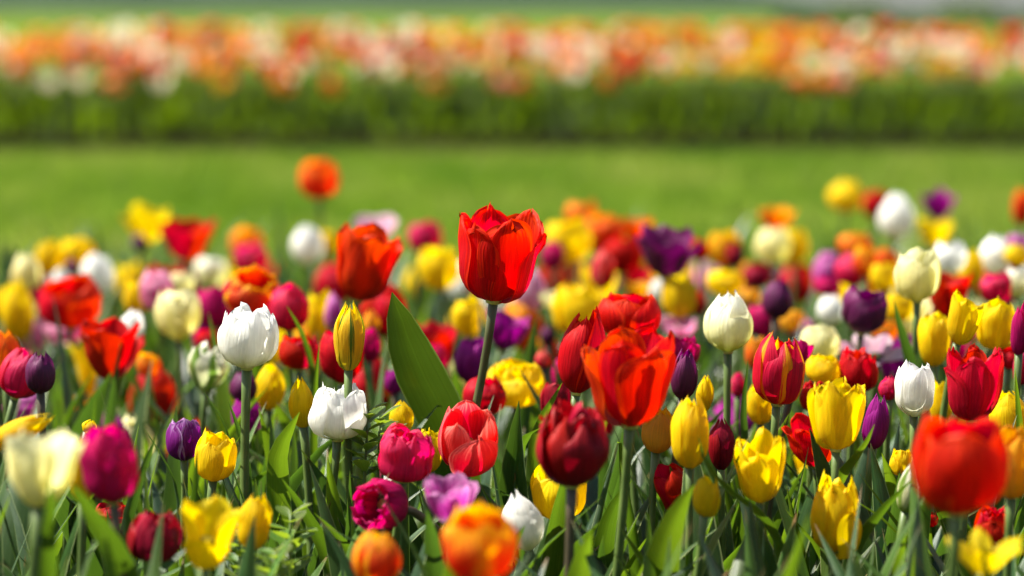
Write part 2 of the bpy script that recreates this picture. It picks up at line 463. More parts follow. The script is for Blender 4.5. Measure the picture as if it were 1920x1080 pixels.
def leaf_points(spine, width, side, nv=12, nu=5, fold=0.35, twist=0.0, wave=0.0, wpos=0.42, base=0.35, rng=random):
    """a blade along the spine (base first); side = direction across the blade"""
    S = resample(spine, nv)
    T = np.gradient(S, axis=0); T /= np.linalg.norm(T, axis=1)[:, None]
    v = np.linspace(0, 1, nv)
    W = np.where(v < wpos, base + (1 - base) * np.sin(np.clip(v / wpos, 0, 1) * math.pi / 2), np.clip(1 - ((v - wpos) / (1 - wpos)) ** 1.9, 0.0, 1) ** 0.95)
    W = np.maximum(W, 0.012) * width / 2
    A = side[None, :] - (T @ side)[:, None] * T
    A /= np.linalg.norm(A, axis=1)[:, None]
    Nn = np.cross(T, A)
    tw = (twist * v)[:, None]
    A2 = A * np.cos(tw) + Nn * np.sin(tw); N2 = -A * np.sin(tw) + Nn * np.cos(tw)
    u = np.linspace(-1, 1, nu)
    ph = rng.uniform(0, 6.28)
    out = S[:, None, :] + (W[:, None] * u[None, :])[:, :, None] * A2[:, None, :]
    lift = fold * W[:, None] * np.abs(u)[None, :] ** 1.5 + wave * W[:, None] * np.abs(u)[None, :] * np.sin(v * 9 + ph)[:, None] * np.sign(u)[None, :]
    out = out + lift[:, :, None] * N2[:, None, :]
    uv = np.stack(np.meshgrid(v, (u + 1) / 2, indexing='ij')[::-1], axis=-1).reshape(-1, 2)
    return out.reshape(-1, 3), uv

def random_leaf(rng, length, width, az, a0, a1, nv=12, nu=5, twist=None):
    """blade growing from the origin: bends away from the vertical from a0 to a1 degrees"""
    n = 9
    ang = np.radians(a0 + (a1 - a0) * np.linspace(0, 1, n) ** 1.7)
    d = length / (n - 1)
    out = np.cumsum(np.concatenate([[0], np.sin(ang[:-1]) * d])); up = np.cumsum(np.concatenate([[0], np.cos(ang[:-1]) * d]))
    h = np.array([math.cos(az), math.sin(az), 0])
    spine = out[:, None] * h[None, :] + up[:, None] * np.array([0, 0, 1.0])[None, :]
    side = np.array([-math.sin(az), math.cos(az), 0])
    tw = rng.uniform(-0.9, 0.9) if twist is None else twist
    return leaf_points(spine, width, -side, nv, nu, fold=rng.uniform(0.2, 0.75), twist=tw, wave=rng.uniform(0, 0.22), wpos=rng.uniform(0.3, 0.5), rng=random)

# ------------------------------------------------------------------ the setting
def sheet(name, x0, x1, y0, y1, z, mat, nx=2, ny=2, fn=None):
    xs = np.linspace(x0, x1, nx); ys = np.linspace(y0, y1, ny)
    X, Y = np.meshgrid(xs, ys)
    Z = np.full_like(X, z) if fn is None else fn(X, Y)
    V = np.stack([X, Y, Z], axis=-1).reshape(-1, 3)
    o = obj(name, make_mesh(name, V, grid_faces(ny, nx), [mat]))
    tag(o, kind='structure')
    return o

def meadow_material():
    m, nt, N, L = new_mat('meadow_grass')
    tex = N.new('ShaderNodeTexCoord')
    mp = N.new('ShaderNodeMapping'); mp.inputs['Scale'].default_value = (1.0, 0.45, 1.0)
    L.new(tex.outputs['Object'], mp.inputs['Vector'])
    n1 = N.new('ShaderNodeTexNoise'); n1.inputs['Scale'].default_value = 1.3; n1.inputs['Detail'].default_value = 6.0
    n2 = N.new('ShaderNodeTexNoise'); n2.inputs['Scale'].default_value = 90.0; n2.inputs['Detail'].default_value = 3.0
    L.new(mp.outputs[0], n1.inputs['Vector']); L.new(tex.outputs['Object'], n2.inputs['Vector'])
    r1 = ramp(N, [(0.36, (0.06, 0.12, 0.007)), (0.5, (0.1, 0.165, 0.012)), (0.64, (0.165, 0.19, 0.035))], 'LINEAR')
    L.new(n1.outputs[0], r1.inputs[0])
    r2 = ramp(N, [(0.3, (0.6, 0.6, 0.6)), (0.7, (1.15, 1.15, 1.1))], 'LINEAR')
    L.new(n2.outputs[0], r2.inputs[0])
    col = mixc(N, L, 1.0, r1.outputs[0], r2.outputs[0], 'MULTIPLY')
    p = N.new('ShaderNodeBsdfPrincipled')
    p.inputs['Roughness'].default_value = 1.0; p.inputs['Specular IOR Level'].default_value = 0.0
    L.new(col, p.inputs['Base Color'])
    bm = N.new('ShaderNodeBump'); bm.inputs['Strength'].default_value = 0.6; bm.inputs['Distance'].default_value = 0.02
    L.new(n2.outputs[0], bm.inputs['Height']); L.new(bm.outputs[0], p.inputs['Normal'])
    o = N.new('ShaderNodeOutputMaterial'); L.new(p.outputs[0], o.inputs['Surface'])
    return m
MEADOW = meadow_material()
sheet('lawn', -2500, 2500, -60, 2600, 0.0, MEADOW, 2, 2)
BED_BACK = 4.02
def mound(X, Y):
    e = np.minimum(np.minimum((X + 2.6) / 0.25, (2.6 - X) / 0.25), np.minimum((Y + 0.3) / 0.25, (BED_BACK - Y) / 0.2))
    return 0.004 + 0.045 * smoothstep(e) + 0.008 * np.sin(X * 37 + Y * 11) * np.sin(Y * 29 - X * 7) * smoothstep(e)
sheet('near_bed_soil', -2.6, 2.6, -0.3, BED_BACK, 0.03, SOIL, 90, 80, mound)
BED2 = (10.5, 15.4)
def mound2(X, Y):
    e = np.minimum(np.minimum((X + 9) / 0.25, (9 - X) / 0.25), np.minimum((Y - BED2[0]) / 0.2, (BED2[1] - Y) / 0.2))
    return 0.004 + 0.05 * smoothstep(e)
sheet('far_bed_soil', -9, 9, BED2[0], BED2[1], 0.03, SOIL, 60, 30, mound2)  # bed soil; its near-black bare front strip stands in for the plants' shaded foot

# grass blades on the lawn between the two beds: nobody could count them
def grass_blades(n, x0, x1, y0, y1, hmin, hmax):
    x = RNG.uniform(x0, x1, n); y = RNG.uniform(y0, y1, n)
    h = RNG.uniform(hmin, hmax, n); a = RNG.uniform(0, 6.283, n); w = RNG.uniform(0.002, 0.0045, n)
    lean = RNG.uniform(0.1, 0.8, n) * h; b = RNG.uniform(0, 6.283, n)
    V = np.empty((n, 4, 3))
    ca, sa = np.cos(a) * w, np.sin(a) * w
    V[:, 0] = np.stack([x - ca, y - sa, np.zeros(n)], -1)
    V[:, 1] = np.stack([x + ca, y + sa, np.zeros(n)], -1)
    mx, my = x + np.cos(b) * lean * 0.35, y + np.sin(b) * lean * 0.35
    V[:, 2] = np.stack([mx + ca * 0.8, my + sa * 0.8, h * 0.6], -1)
    V[:, 3] = np.stack([x + np.cos(b) * lean, y + np.sin(b) * lean, h], -1)
    i = np.arange(n) * 4
    F = np.concatenate([np.stack([i, i + 1, i + 2], -1), np.stack([i, i + 2, i + 3], -1)])
    uv = np.tile(np.array([[0.2, 0], [0.8, 0], [0.7, 0.6], [0.5, 1.0]]), (n, 1))
    return V.reshape(-1, 3), F.tolist(), uv
def grass_material():
    m, nt, N, L = new_mat('grass_blade')
    tex = N.new('ShaderNodeTexCoord')
    mp = N.new('ShaderNodeMapping'); mp.inputs['Scale'].default_value = (1.0, 0.4, 1.0)
    L.new(tex.outputs['Object'], mp.inputs['Vector'])
    n1 = N.new('ShaderNodeTexNoise'); n1.inputs['Scale'].default_value = 1.6; n1.inputs['Detail'].default_value = 5.0; n1.inputs['Roughness'].default_value = 0.65
    n2 = N.new('ShaderNodeTexNoise'); n2.inputs['Scale'].default_value = 120.0
    L.new(mp.outputs[0], n1.inputs['Vector']); L.new(tex.outputs['Object'], n2.inputs['Vector'])
    r1 = ramp(N, [(0.36, (0.075, 0.15, 0.012)), (0.46, (0.13, 0.205, 0.022)), (0.54, (0.175, 0.24, 0.034)), (0.64, (0.26, 0.275, 0.08))], 'LINEAR')
    L.new(n1.outputs[0], r1.inputs[0])
    r2 = ramp(N, [(0.3, (0.6, 0.6, 0.6)), (0.7, (1.1, 1.1, 1.1))], 'LINEAR')
    L.new(n2.outputs[0], r2.inputs[0])
    col = mixc(N, L, 1.0, r1.outputs[0], r2.outputs[0], 'MULTIPLY')
    tc = mixc(N, L, 1.0, col, (1.7, 1.9, 0.9), 'MULTIPLY')
    thin_shader(nt, N, L, col, tc, 0.35, 0.6, 0.12)
    return m
GRASS = grass_material()
gv, gf, guv = grass_blades(64000, -3.4, 3.4, BED_BACK - 0.05, BED2[0] + 0.02, 0.012, 0.045)
go = obj('grass', make_mesh('grass', gv, gf, [GRASS], guv, smooth=False))
tag(go, 'short mown grass of the lawn between the two flower beds', 'grass', kind='stuff')

# wooded hills on the horizon and shrubs at the end of the meadow
HILL = plain_mat('hill_woods', (0.01, 0.024, 0.008), (0.026, 0.05, 0.016), 0.02, 1.0, 0.0, 0.8, 6.0)
def hill_fn(X, Y):
    # the crest falls away towards the right of the view
    ax = X / Y
    crest = 20 * (1 - smoothstep((ax - 0.06) / 0.11)) * (1 + 0.16 * np.sin(ax * 23 + 1.0) + 0.08 * np.sin(ax * 61)) + 2.2
    prof = np.sin(np.clip((Y - 900) / 1500, 0, 1) * math.pi) ** 0.8
    return crest * prof + 1.2 * np.sin(X * 0.09) * np.sin(Y * 0.07) * prof - 0.6
sheet('hills', -1500, 1500, 900, 2400, 0, HILL, 160, 40, hill_fn)

# ------------------------------------------------------------------ the tulips of the near bed
# centre x, top y, bottom y, width (photograph pixels), distance (m), colour, shape, lean to the right, tilt to the viewer | label
CATALOGUE = '''
935 379 573 158 1.62 scarlet ragged 6 11 | tallest sharp scarlet tulip with notched petal tips on a bare curved stem
685 418 568 120 1.95 scarlet open 13 2 | large scarlet tulip leaning right, above the yellow and green bud
1185 608 806 168 1.46 scarlet open 2 6 | biggest scarlet open tulip at centre right, on a long pale stem
1092 574 736 82 1.60 scarlet egg 8 0 | scarlet tulip half hidden behind the biggest scarlet open tulip's left side
1178 543 640 116 1.76 scarlet cup 0 6 | scarlet tulip peeping out above the biggest scarlet open tulip
1075 752 910 132 1.40 crimson parrot 2 -2 | dark crimson double tulip in front of a yellow one
1048 858 979 100 1.56 yellow cup -3 2 | yellow tulip partly hidden behind the dark crimson double tulip
878 749 891 108 1.56 salmon cup 4 26 | glossy salmon red tulip with an outer petal folded forward, under the scarlet hero's stem
760 796 906 100 1.52 rose dbl 6 10 | ruffled rose red double tulip beside the glossy salmon one
713 903 990 96 1.48 magenta dbl -35 48 | magenta double tulip drooping and showing its dark centre
635 716 823 104 1.60 white dbl 3 4 | white double tulip with ruffled top, lower of the two white doubles
465 571 690 108 1.62 white dbl 3 2 | white double tulip with ragged rim on a tall thick green stem
655 562 694 56 1.60 yellow_green bud 2 0 | slim yellow tulip bud with a green streak and forked tip
640 612 720 78 1.80 red cup 0 0 | red tulip directly behind the slim yellow and green bud
560 626 694 74 1.86 red cup 0 4 | small round red tulip right of the ragged white double
405 804 902 74 1.60 yellow cup 8 4 | yellow tulip with notched rim, next to the small purple edged tulip
345 779 863 64 1.64 purple_edge cup 0 2 | small purple tulip with pale petal margins
565 702 805 46 1.64 yellow bud -4 0 | narrow yellow bud just left of the lower white double
753 745 815 44 1.66 yellow bud -2 0 | small pointed yellow bud above the ruffled rose red double
807 802 885 44 1.62 yellow cup 0 0 | sliver of yellow tulip between the rose double and the salmon tulip
908 700 780 78 1.80 red egg 4 0 | plain red tulip behind the scarlet hero's stem
967 672 762 106 1.86 yellow dbl 0 6 | wide ruffled yellow tulip right of the scarlet hero's stem
842 890 985 98 1.38 lilac gob 0 4 | lilac tulip with pale base, behind the front orange tulip
900 946 1096 136 1.20 orange_flame cup 0 6 | large blurred orange and red tulip at the bottom centre
706 988 1098 88 1.30 orange_flame egg 2 0 | smaller orange and red tulip at the bottom, under the drooping magenta double
978 917 1030 74 1.50 white bud -14 4 | pointed white tulip bud leaning left at the bottom centre
292 953 1057 98 1.38 crimson dbl 6 6 | dark red double tulip low at the left, touching a blurred yellow one
390 936 1067 112 1.32 yellow gob 8 2 | blurred open yellow tulip beside the low dark red double
478 924 1034 58 1.42 yellow egg 8 0 | narrow soft yellow tulip right of the blurred open yellow one
205 795 944 100 1.30 magenta cup -4 4 | large blurred magenta tulip beside the big cream one
78 792 954 144 1.24 cream gob 4 2 | big blurred cream tulip in the lower left corner
153 815 944 46 1.42 yellow egg 0 0 | yellow tulip wedged between the big cream and blurred magenta tulips
210 942 984 66 1.60 red cup 0 0 | red tulip low down below the blurred magenta one
38 765 850 44 1.45 yellow bud 62 0 | yellow bud lying almost flat at the left edge above the cream tulip
168 786 814 28 1.60 yellow bud 20 0 | tiny yellow bud above the blurred magenta tulip
40 652 745 76 1.72 rose egg 16 0 | rose red tulip leaning right at the left edge, against a dark purple one
76 657 738 54 1.66 purple egg 2 0 | small dark purple tulip against the rose red one at the left edge
10 616 722 58 1.80 orange_red egg 0 0 | orange red tulip cut off by the left edge
43 733 795 66 2.00 lilac cup 0 0 | lilac tulip under the rose red and dark purple pair at the left edge
206 596 714 114 1.95 red gob 4 4 | bright red open tulip with one petal splayed right, left side
245 578 662 46 2.10 white egg 16 0 | white tulip behind the bright red open one
279 660 706 42 2.08 orange cup 0 0 | small orange tulip behind the bright red one's splayed petal
130 513 619 108 2.30 scarlet cup 0 2 | blurred scarlet tulip under the yellow pair at left
118 598 646 72 2.50 pink cup 0 0 | pale pink tulip hanging below the blurred scarlet one at left
32 520 640 58 2.50 yellow egg -4 0 | tall yellow tulip near the left edge, below a cream one
49 472 546 50 2.62 cream egg 0 0 | cream tulip near the left edge, left of the yellow pair
8 535 600 34 2.60 yellow cup 0 0 | yellow tulip at the very left edge, touching the tall yellow one
92 448 522 46 2.90 yellow cup 0 0 | left one of the yellow pair above the blurred scarlet tulip
145 443 502 64 2.92 yellow cup 0 6 | right one of the yellow pair above the blurred scarlet tulip
134 483 516 22 2.70 purple bud 0 0 | tiny dark purple bud in front of the yellow pair
183 469 555 58 2.70 white egg 6 0 | blurred white tulip right of the yellow pair
277 380 455 86 3.25 yellow gob 0 4 | wide yellow tulip high at the left, above a dark purple bud
262 436 472 28 3.10 purple bud 0 0 | dark purple bud right below the wide yellow tulip
350 407 491 98 2.90 red gob 0 2 | wide red tulip touching the wide yellow one high at the left
255 521 592 42 2.42 yellow cup 0 0 | yellow tulip behind the frilly pink one
294 500 585 58 2.30 pink dbl 0 4 | frilly pink and white double tulip above the pale yellow one
339 508 562 46 2.50 cream cup 0 0 | cream tulip between the frilly pink and the pale yellow tulips
334 540 638 78 2.15 cream cup 0 2 | pale yellow tulip below the frilly pink double
396 481 540 54 3.00 ivory cup 0 0 | faint pale green ivory tulip left of the magenta and orange pair
402 530 615 68 2.26 magenta cup -4 0 | magenta tulip left of the red one with yellow flames
462 424 485 56 3.20 orange cup 0 0 | orange tulip rising behind a bright magenta one
469 457 518 62 2.90 rose cup 0 0 | bright magenta pink tulip in front of the orange one
474 503 600 104 2.02 red_yellow cup 6 12 | red tulip with yellow flamed rim behind the ragged white double
541 524 622 74 2.00 rose egg 0 0 | pink red tulip right of the yellow flamed one
390 617 657 46 2.20 red cup 0 0 | small red tulip behind the ragged white double's left side
389 643 732 76 1.90 white_green parrot 6 4 | frilly white and green parrot tulip left of the ragged white double
456 687 755 50 1.86 purple egg 0 0 | upper purple tulip behind the tall thick green stem
462 746 822 54 1.84 violet cup 0 0 | lower violet tulip behind the tall thick green stem
507 679 771 54 1.88 yellow egg 6 0 | yellow tulip right of the tall thick green stem
600 543 642 48 2.30 yellow cup 0 0 | yellow tulip left of the large leaning scarlet one
626 545 620 32 2.20 lilac egg 0 0 | narrow lilac tulip under the large leaning scarlet one
598 293 374 68 3.20 orange_red cup 0 2 | lone orange tulip standing highest over the lawn
577 417 496 56 3.00 white egg 0 0 | blurred white tulip below the lone orange one
619 430 478 36 3.20 yellow cup 0 0 | small yellow tulip beside the blurred white one under the lone orange
705 403 452 80 2.85 palepink gob 0 4 | pale pink tulip peeping out above the large leaning scarlet one
796 413 478 60 3.00 rose cup 0 0 | blurred rose pink tulip standing over a yellow one left of the scarlet hero
824 460 546 70 2.60 yellow cup -6 0 | blurred yellow tulip left of the scarlet hero
733 552 628 54 2.22 red cup 0 0 | red tulip right below the large leaning scarlet one
696 578 632 30 2.12 amber bud 0 0 | small amber bud below the large leaning scarlet tulip
692 609 680 42 2.02 magenta egg 0 0 | magenta tulip right behind the slim yellow and green bud
820 644 695 36 2.10 rose cup -10 0 | small rose tulip right of the big broad leaf
832 624 692 40 2.30 purple cup 0 0 | purple tulip behind the small rose one right of the big broad leaf
740 690 740 36 1.95 violet cup 0 0 | violet tulip mostly hidden at the left foot of the big broad leaf
878 553 628 56 2.20 yellow cup -4 0 | yellow tulip just below left of the scarlet hero's bloom
884 629 718 60 1.95 violet cup 6 0 | violet tulip left of the scarlet hero's stem
948 578 660 78 2.10 violet gob 12 4 | violet tulip with a petal splayed right, below the scarlet hero's bloom
993 498 586 56 2.42 palepink egg 0 0 | pale pink tulip right behind the scarlet hero's bloom
1036 446 507 40 2.70 magenta egg 0 0 | magenta tulip between the scarlet hero and the blurred yellow one
1066 408 496 80 2.82 yellow cup -4 0 | blurred yellow tulip right of the scarlet hero
1090 372 428 56 3.12 orange cup 0 0 | orange tulip behind and above the blurred yellow one right of the scarlet hero
1131 400 476 70 2.92 orange_red cup 0 0 | orange red tulip left of the blurred pure red one
1169 442 513 72 2.75 red cup 0 0 | blurred red tulip under the orange pair, centre right
1191 406 454 70 3.00 orange_red gob 0 4 | orange red tulip behind the dark purple goblet's left side
1131 466 542 42 2.42 salmon egg 8 0 | slender salmon tulip leaning right, below the orange red cluster
1088 526 628 96 2.30 yellow dbl 0 0 | frilly yellow tulip above the half hidden scarlet one
1035 545 580 48 2.34 cream gob 0 0 | pale yellow tulip beside the frilly yellow one
1027 608 650 26 2.30 purple bud 0 0 | small purple bud under the pale yellow tulip, centre
1018 656 690 28 2.02 salmon egg 0 0 | tiny salmon bud right of the wide ruffled yellow tulip
1055 668 732 42 1.95 magenta egg 0 0 | magenta tulip left of the half hidden scarlet one
1043 712 786 56 1.74 crimson cup 0 0 | dark red tulip behind the dark crimson double's upper left
1250 424 522 112 2.30 purple gob 2 4 | wide dark purple goblet tulip with pointed petals
1312 445 490 32 2.70 red cup 0 0 | small red tulip touching the dark purple goblet's right side
1358 426 501 58 2.70 yellow_red cup 0 0 | yellow tulip with red streaks right of the dark purple goblet
1378 448 503 32 2.62 crimson egg 0 0 | narrow dark red tulip overlapping the red streaked yellow one
1453 387 428 64 3.20 orange gob 0 0 | orange tulip above the cream and yellow pair
1448 424 495 62 2.90 cream cup 0 0 | cream tulip at the left of the cream and yellow pair
1488 422 496 52 2.96 yellow cup 0 0 | yellow tulip at the right of the cream and yellow pair
1360 506 556 64 2.50 yellow cup 0 0 | yellow tulip right above the ivory white one
1420 491 542 50 2.50 crimson cup 0 0 | dark red tulip behind the dark purple one right of the ivory white tulip
1274 511 598 60 2.30 yellow cup 0 0 | yellow tulip under the dark purple goblet
1309 543 592 26 2.36 red egg 0 0 | narrow red tulip right of the yellow one under the dark purple goblet
1235 520 566 32 2.50 white egg 0 0 | small white tulip under the dark purple goblet
1271 592 630 66 2.28 pink gob 0 0 | pale pink tulip under the yellow one left of the ivory white tulip
1195 527 562 50 2.42 amber gob 0 0 | amber tulip just above the peeping scarlet one
1457 523 598 52 2.10 purple egg 4 0 | dark purple tulip right of the ivory white one
1431 568 633 56 2.16 magenta cup 0 0 | magenta tulip between the ivory white and the dark purple one
1485 580 625 46 2.40 amber cup 0 0 | amber tulip below right of the dark purple one
1507 598 642 46 2.40 lilac cup 0 0 | lilac tulip behind the red tulip with a yellow stripe
1408 538 570 34 2.40 amber cup 0 0 | small amber tulip tucked behind the ivory white one's upper right
1365 544 658 88 1.70 ivory egg 0 0 | ivory white egg shaped tulip on a straight green stem
1417 628 692 36 2.02 orange cup 0 0 | orange tulip sliver left of the red tulip with a yellow stripe
1460 618 758 92 1.62 flame egg 2 0 | red tulip with a yellow stripe and curled tips
1503 636 684 40 1.70 magenta gob 14 0 | curled magenta petals of a tulip behind the yellow striped red one
1536 608 680 70 1.96 cream cup 0 0 | cream tulip right of the yellow striped red one
1644 636 690 128 1.96 palepink spread 0 20 | pale pink and white tulip splayed wide open under the purple one at right
1578 640 668 40 2.00 palepink cup 0 0 | pale pink tulip squeezed between the cream and red tulips at right
1543 664 720 62 1.76 yellow cup 0 0 | yellow tulip left of the small ruffled red one at right
1608 648 738 72 1.76 red dbl 4 2 | ruffled red double tulip below the splayed pale pink one
1525 713 772 50 1.71 red dbl 0 0 | small ruffled red tulip right of the yellow striped red one
1530 768 882 108 1.66 scarlet gob -4 2 | scarlet tulip behind the large notched yellow one
1570 709 843 104 1.54 yellow ragged 2 2 | large yellow tulip with a notched rim in front of a scarlet one
1643 735 843 46 1.62 violet egg 6 0 | violet tulip right of the large notched yellow one
1666 702 751 36 1.71 rose bud 0 0 | small rose bud left of the clean white tulip
1715 671 781 70 1.60 white cup 0 2 | clean white tulip right of the small rose bud
1766 708 795 44 1.76 yellow cup 0 0 | yellow tulip tucked behind the clean white one
1826 643 788 106 1.55 red ragged 2 4 | red tulip with flared pointed petals above the biggest blurred red one
1890 730 824 66 1.66 yellow egg -6 0 | yellow tulip near the right edge behind the flared red one
1898 795 937 78 1.40 amber cup 0 0 | amber yellow tulip behind the biggest blurred red one's right side
1800 772 972 172 1.22 scarlet cup 0 4 | biggest blurred red tulip in the lower right corner
1691 840 890 42 1.60 yellow dbl 0 0 | small ruffled yellow tulip left of the biggest blurred red one
1706 868 964 44 1.50 white_green egg 8 0 | greenish white bud against the biggest blurred red tulip
1730 955 990 56 1.60 red cup 0 0 | red tulip under the greenish white bud
1860 946 1022 62 1.50 red dbl 0 0 | ruffled red tulip below the biggest blurred red one
1845 994 1092 136 1.26 yellow spread 0 10 | splayed blurred yellow tulip at the bottom right corner
1566 880 1034 92 1.50 yellow dbl 2 6 | crumpled yellow tulip with a drooping front petal, low at right
1425 804 947 92 1.50 yellow ragged -2 3 | yellow tulip with pointed petals above the dark leaf, right of the dark red bud
1294 738 878 68 1.50 yellow egg 0 0 | tall closed yellow tulip right of the biggest scarlet open one
1234 760 850 58 1.62 amber egg 6 0 | amber tulip half behind the biggest scarlet open one's lower right
1284 652 752 48 1.60 purple egg 4 0 | purple tulip touching the biggest scarlet open one's right side
1280 626 688 62 1.76 magenta dbl 0 0 | ruffled magenta tulip above the purple one at the biggest scarlet's right
1322 700 776 32 1.66 yellow bud 4 0 | slim yellow bud right of the purple one at the biggest scarlet's side
1353 777 882 48 1.60 crimson bud 0 0 | slim dark red bud between two yellow tulips
1427 709 800 52 1.76 yellow cup 0 0 | yellow tulip left under the red one with a yellow stripe
1384 696 746 26 1.90 rose egg 0 0 | small rose tulip right of the ivory white tulip's stem
1266 872 962 66 1.60 red cup -30 6 | red tulip tipped left, low under the tall closed yellow one
1324 887 971 50 1.45 yellow cup 4 2 | small yellow tulip with one loose petal, beside the tipped red one
1721 461 564 82 1.85 cream cup 0 2 | smooth cream yellow tulip with a leaf beside its stem, upper right
1621 532 627 80 1.95 purple cup 6 2 | purple tulip left of the smooth cream yellow one
1753 585 688 60 1.80 yellow cup 0 0 | yellow tulip below the smooth cream yellow one
1806 545 650 62 1.70 yellow open 10 2 | yellow tulip with a folded pale petal, middle of three yellow ones at right
1869 557 658 72 1.75 yellow cup 0 2 | yellow tulip with wavy rim, right one of three yellow ones
1913 562 670 32 1.66 magenta egg 0 0 | magenta tulip cut off by the right edge
1777 505 602 82 2.10 red gob 0 0 | red tulip right behind the smooth cream yellow one
1780 451 513 58 2.32 white cup 0 0 | white tulip above the red one, right of the smooth cream yellow tulip
1821 464 540 42 2.40 yellow cup 0 0 | yellow tulip between two white ones, upper right
1866 440 513 58 2.42 white egg 4 0 | white tulip above a magenta one near the right edge
1908 437 480 40 2.60 lilac cup 0 0 | lilac tulip near the right edge above a yellow one
1906 457 500 42 2.40 yellow cup 0 0 | yellow tulip at the right edge under the lilac one
1908 497 560 44 2.20 ivory cup 0 0 | ivory tulip at the right edge, right of the magenta one
1868 511 567 54 2.10 rose cup 0 0 | bright magenta tulip below the white one near the right edge
1586 332 399 62 3.60 yellow egg 0 0 | round yellow tulip standing alone over the lawn at right
1642 354 410 46 3.50 red cup 0 0 | red tulip between the round yellow and the tall white one
1681 362 448 62 3.00 white egg 4 0 | tall blurred white tulip over the lawn at right
1759 353 413 62 3.30 violet gob 0 0 | blurred violet tulip over the lawn, above a yellow one
1753 408 463 62 3.02 yellow gob 4 0 | yellow tulip under the blurred violet one
1916 350 425 32 3.00 orange_red cup 0 0 | orange red tulip cut off by the right edge over the lawn
1602 432 482 58 2.70 orange cup 0 0 | orange tulip on top of the red and orange cluster at right
1600 468 537 62 2.45 rose egg 0 0 | rose red tulip left in the red and orange cluster at right
1622 459 518 42 2.42 orange_flame cup 0 0 | orange tulip right in the red and orange cluster at right
1660 464 516 42 2.60 orange_red cup 0 0 | orange red tulip right beside the red and orange cluster
1656 489 548 46 2.40 yellow cup 0 0 | yellow tulip under the red and orange cluster
1551 468 545 50 2.60 lilac egg 0 0 | lilac pink tulip left of the red and orange cluster
1552 520 556 44 2.45 magenta cup 0 0 | magenta tulip just under the lilac pink one
1557 551 608 46 2.30 white egg 0 0 | small white tulip under the lilac pink and magenta pair
1686 545 604 56 2.20 yellow cup 0 0 | yellow tulip behind the smooth cream yellow one's stem
1658 600 641 46 2.10 orange cup 0 0 | orange tulip right of the purple one at right
1892 650 694 50 1.85 red cup 0 0 | red tulip below the wavy rimmed yellow one at the right edge
1914 655 725 28 1.72 rose cup 0 0 | rose tulip cut off by the right edge below the magenta one
'''
# distance of the stem's foot from the spot below the bloom (m), by label start
FOOT = {'tallest sharp scarlet': (-0.055, 0.0), 'white double tulip with ragged': (0.012, 0.0), 'yellow bud lying': (-0.16, 0.02)}
PHASE = {'tallest sharp scarlet': -1.25, 'biggest scarlet open': -1.0, 'ivory white egg': -1.57, 'biggest blurred red': -1.57,
         'glossy salmon red': -1.3, 'clean white': -1.4, 'smooth cream yellow': -1.57}
# petals (by order) that lean away from the head, in degrees
FLOP = {'glossy salmon': {0: 10}, 'bright red open': {1: 14}, 'big blurred cream': {1: 12}, 'biggest scarlet open': {2: 8}, 'tallest sharp scarlet': {0: -3, 3: 5, 5: 4},
        'blurred open yellow': {2: 16}, 'large yellow tulip with a notched': {1: 6}, 'small yellow tulip with one loose': {1: 22},
        'crumpled yellow': {0: 22}, 'violet tulip with a petal splayed': {1: 16}, 'red tulip with a yellow stripe': {4: 9}}
BROWN = {'purple', 'crimson', 'magenta', 'violet', 'salmon'}

def starts(d, label, default):
    for k, v in d.items():
        if label.startswith(k):
            return v
    return default

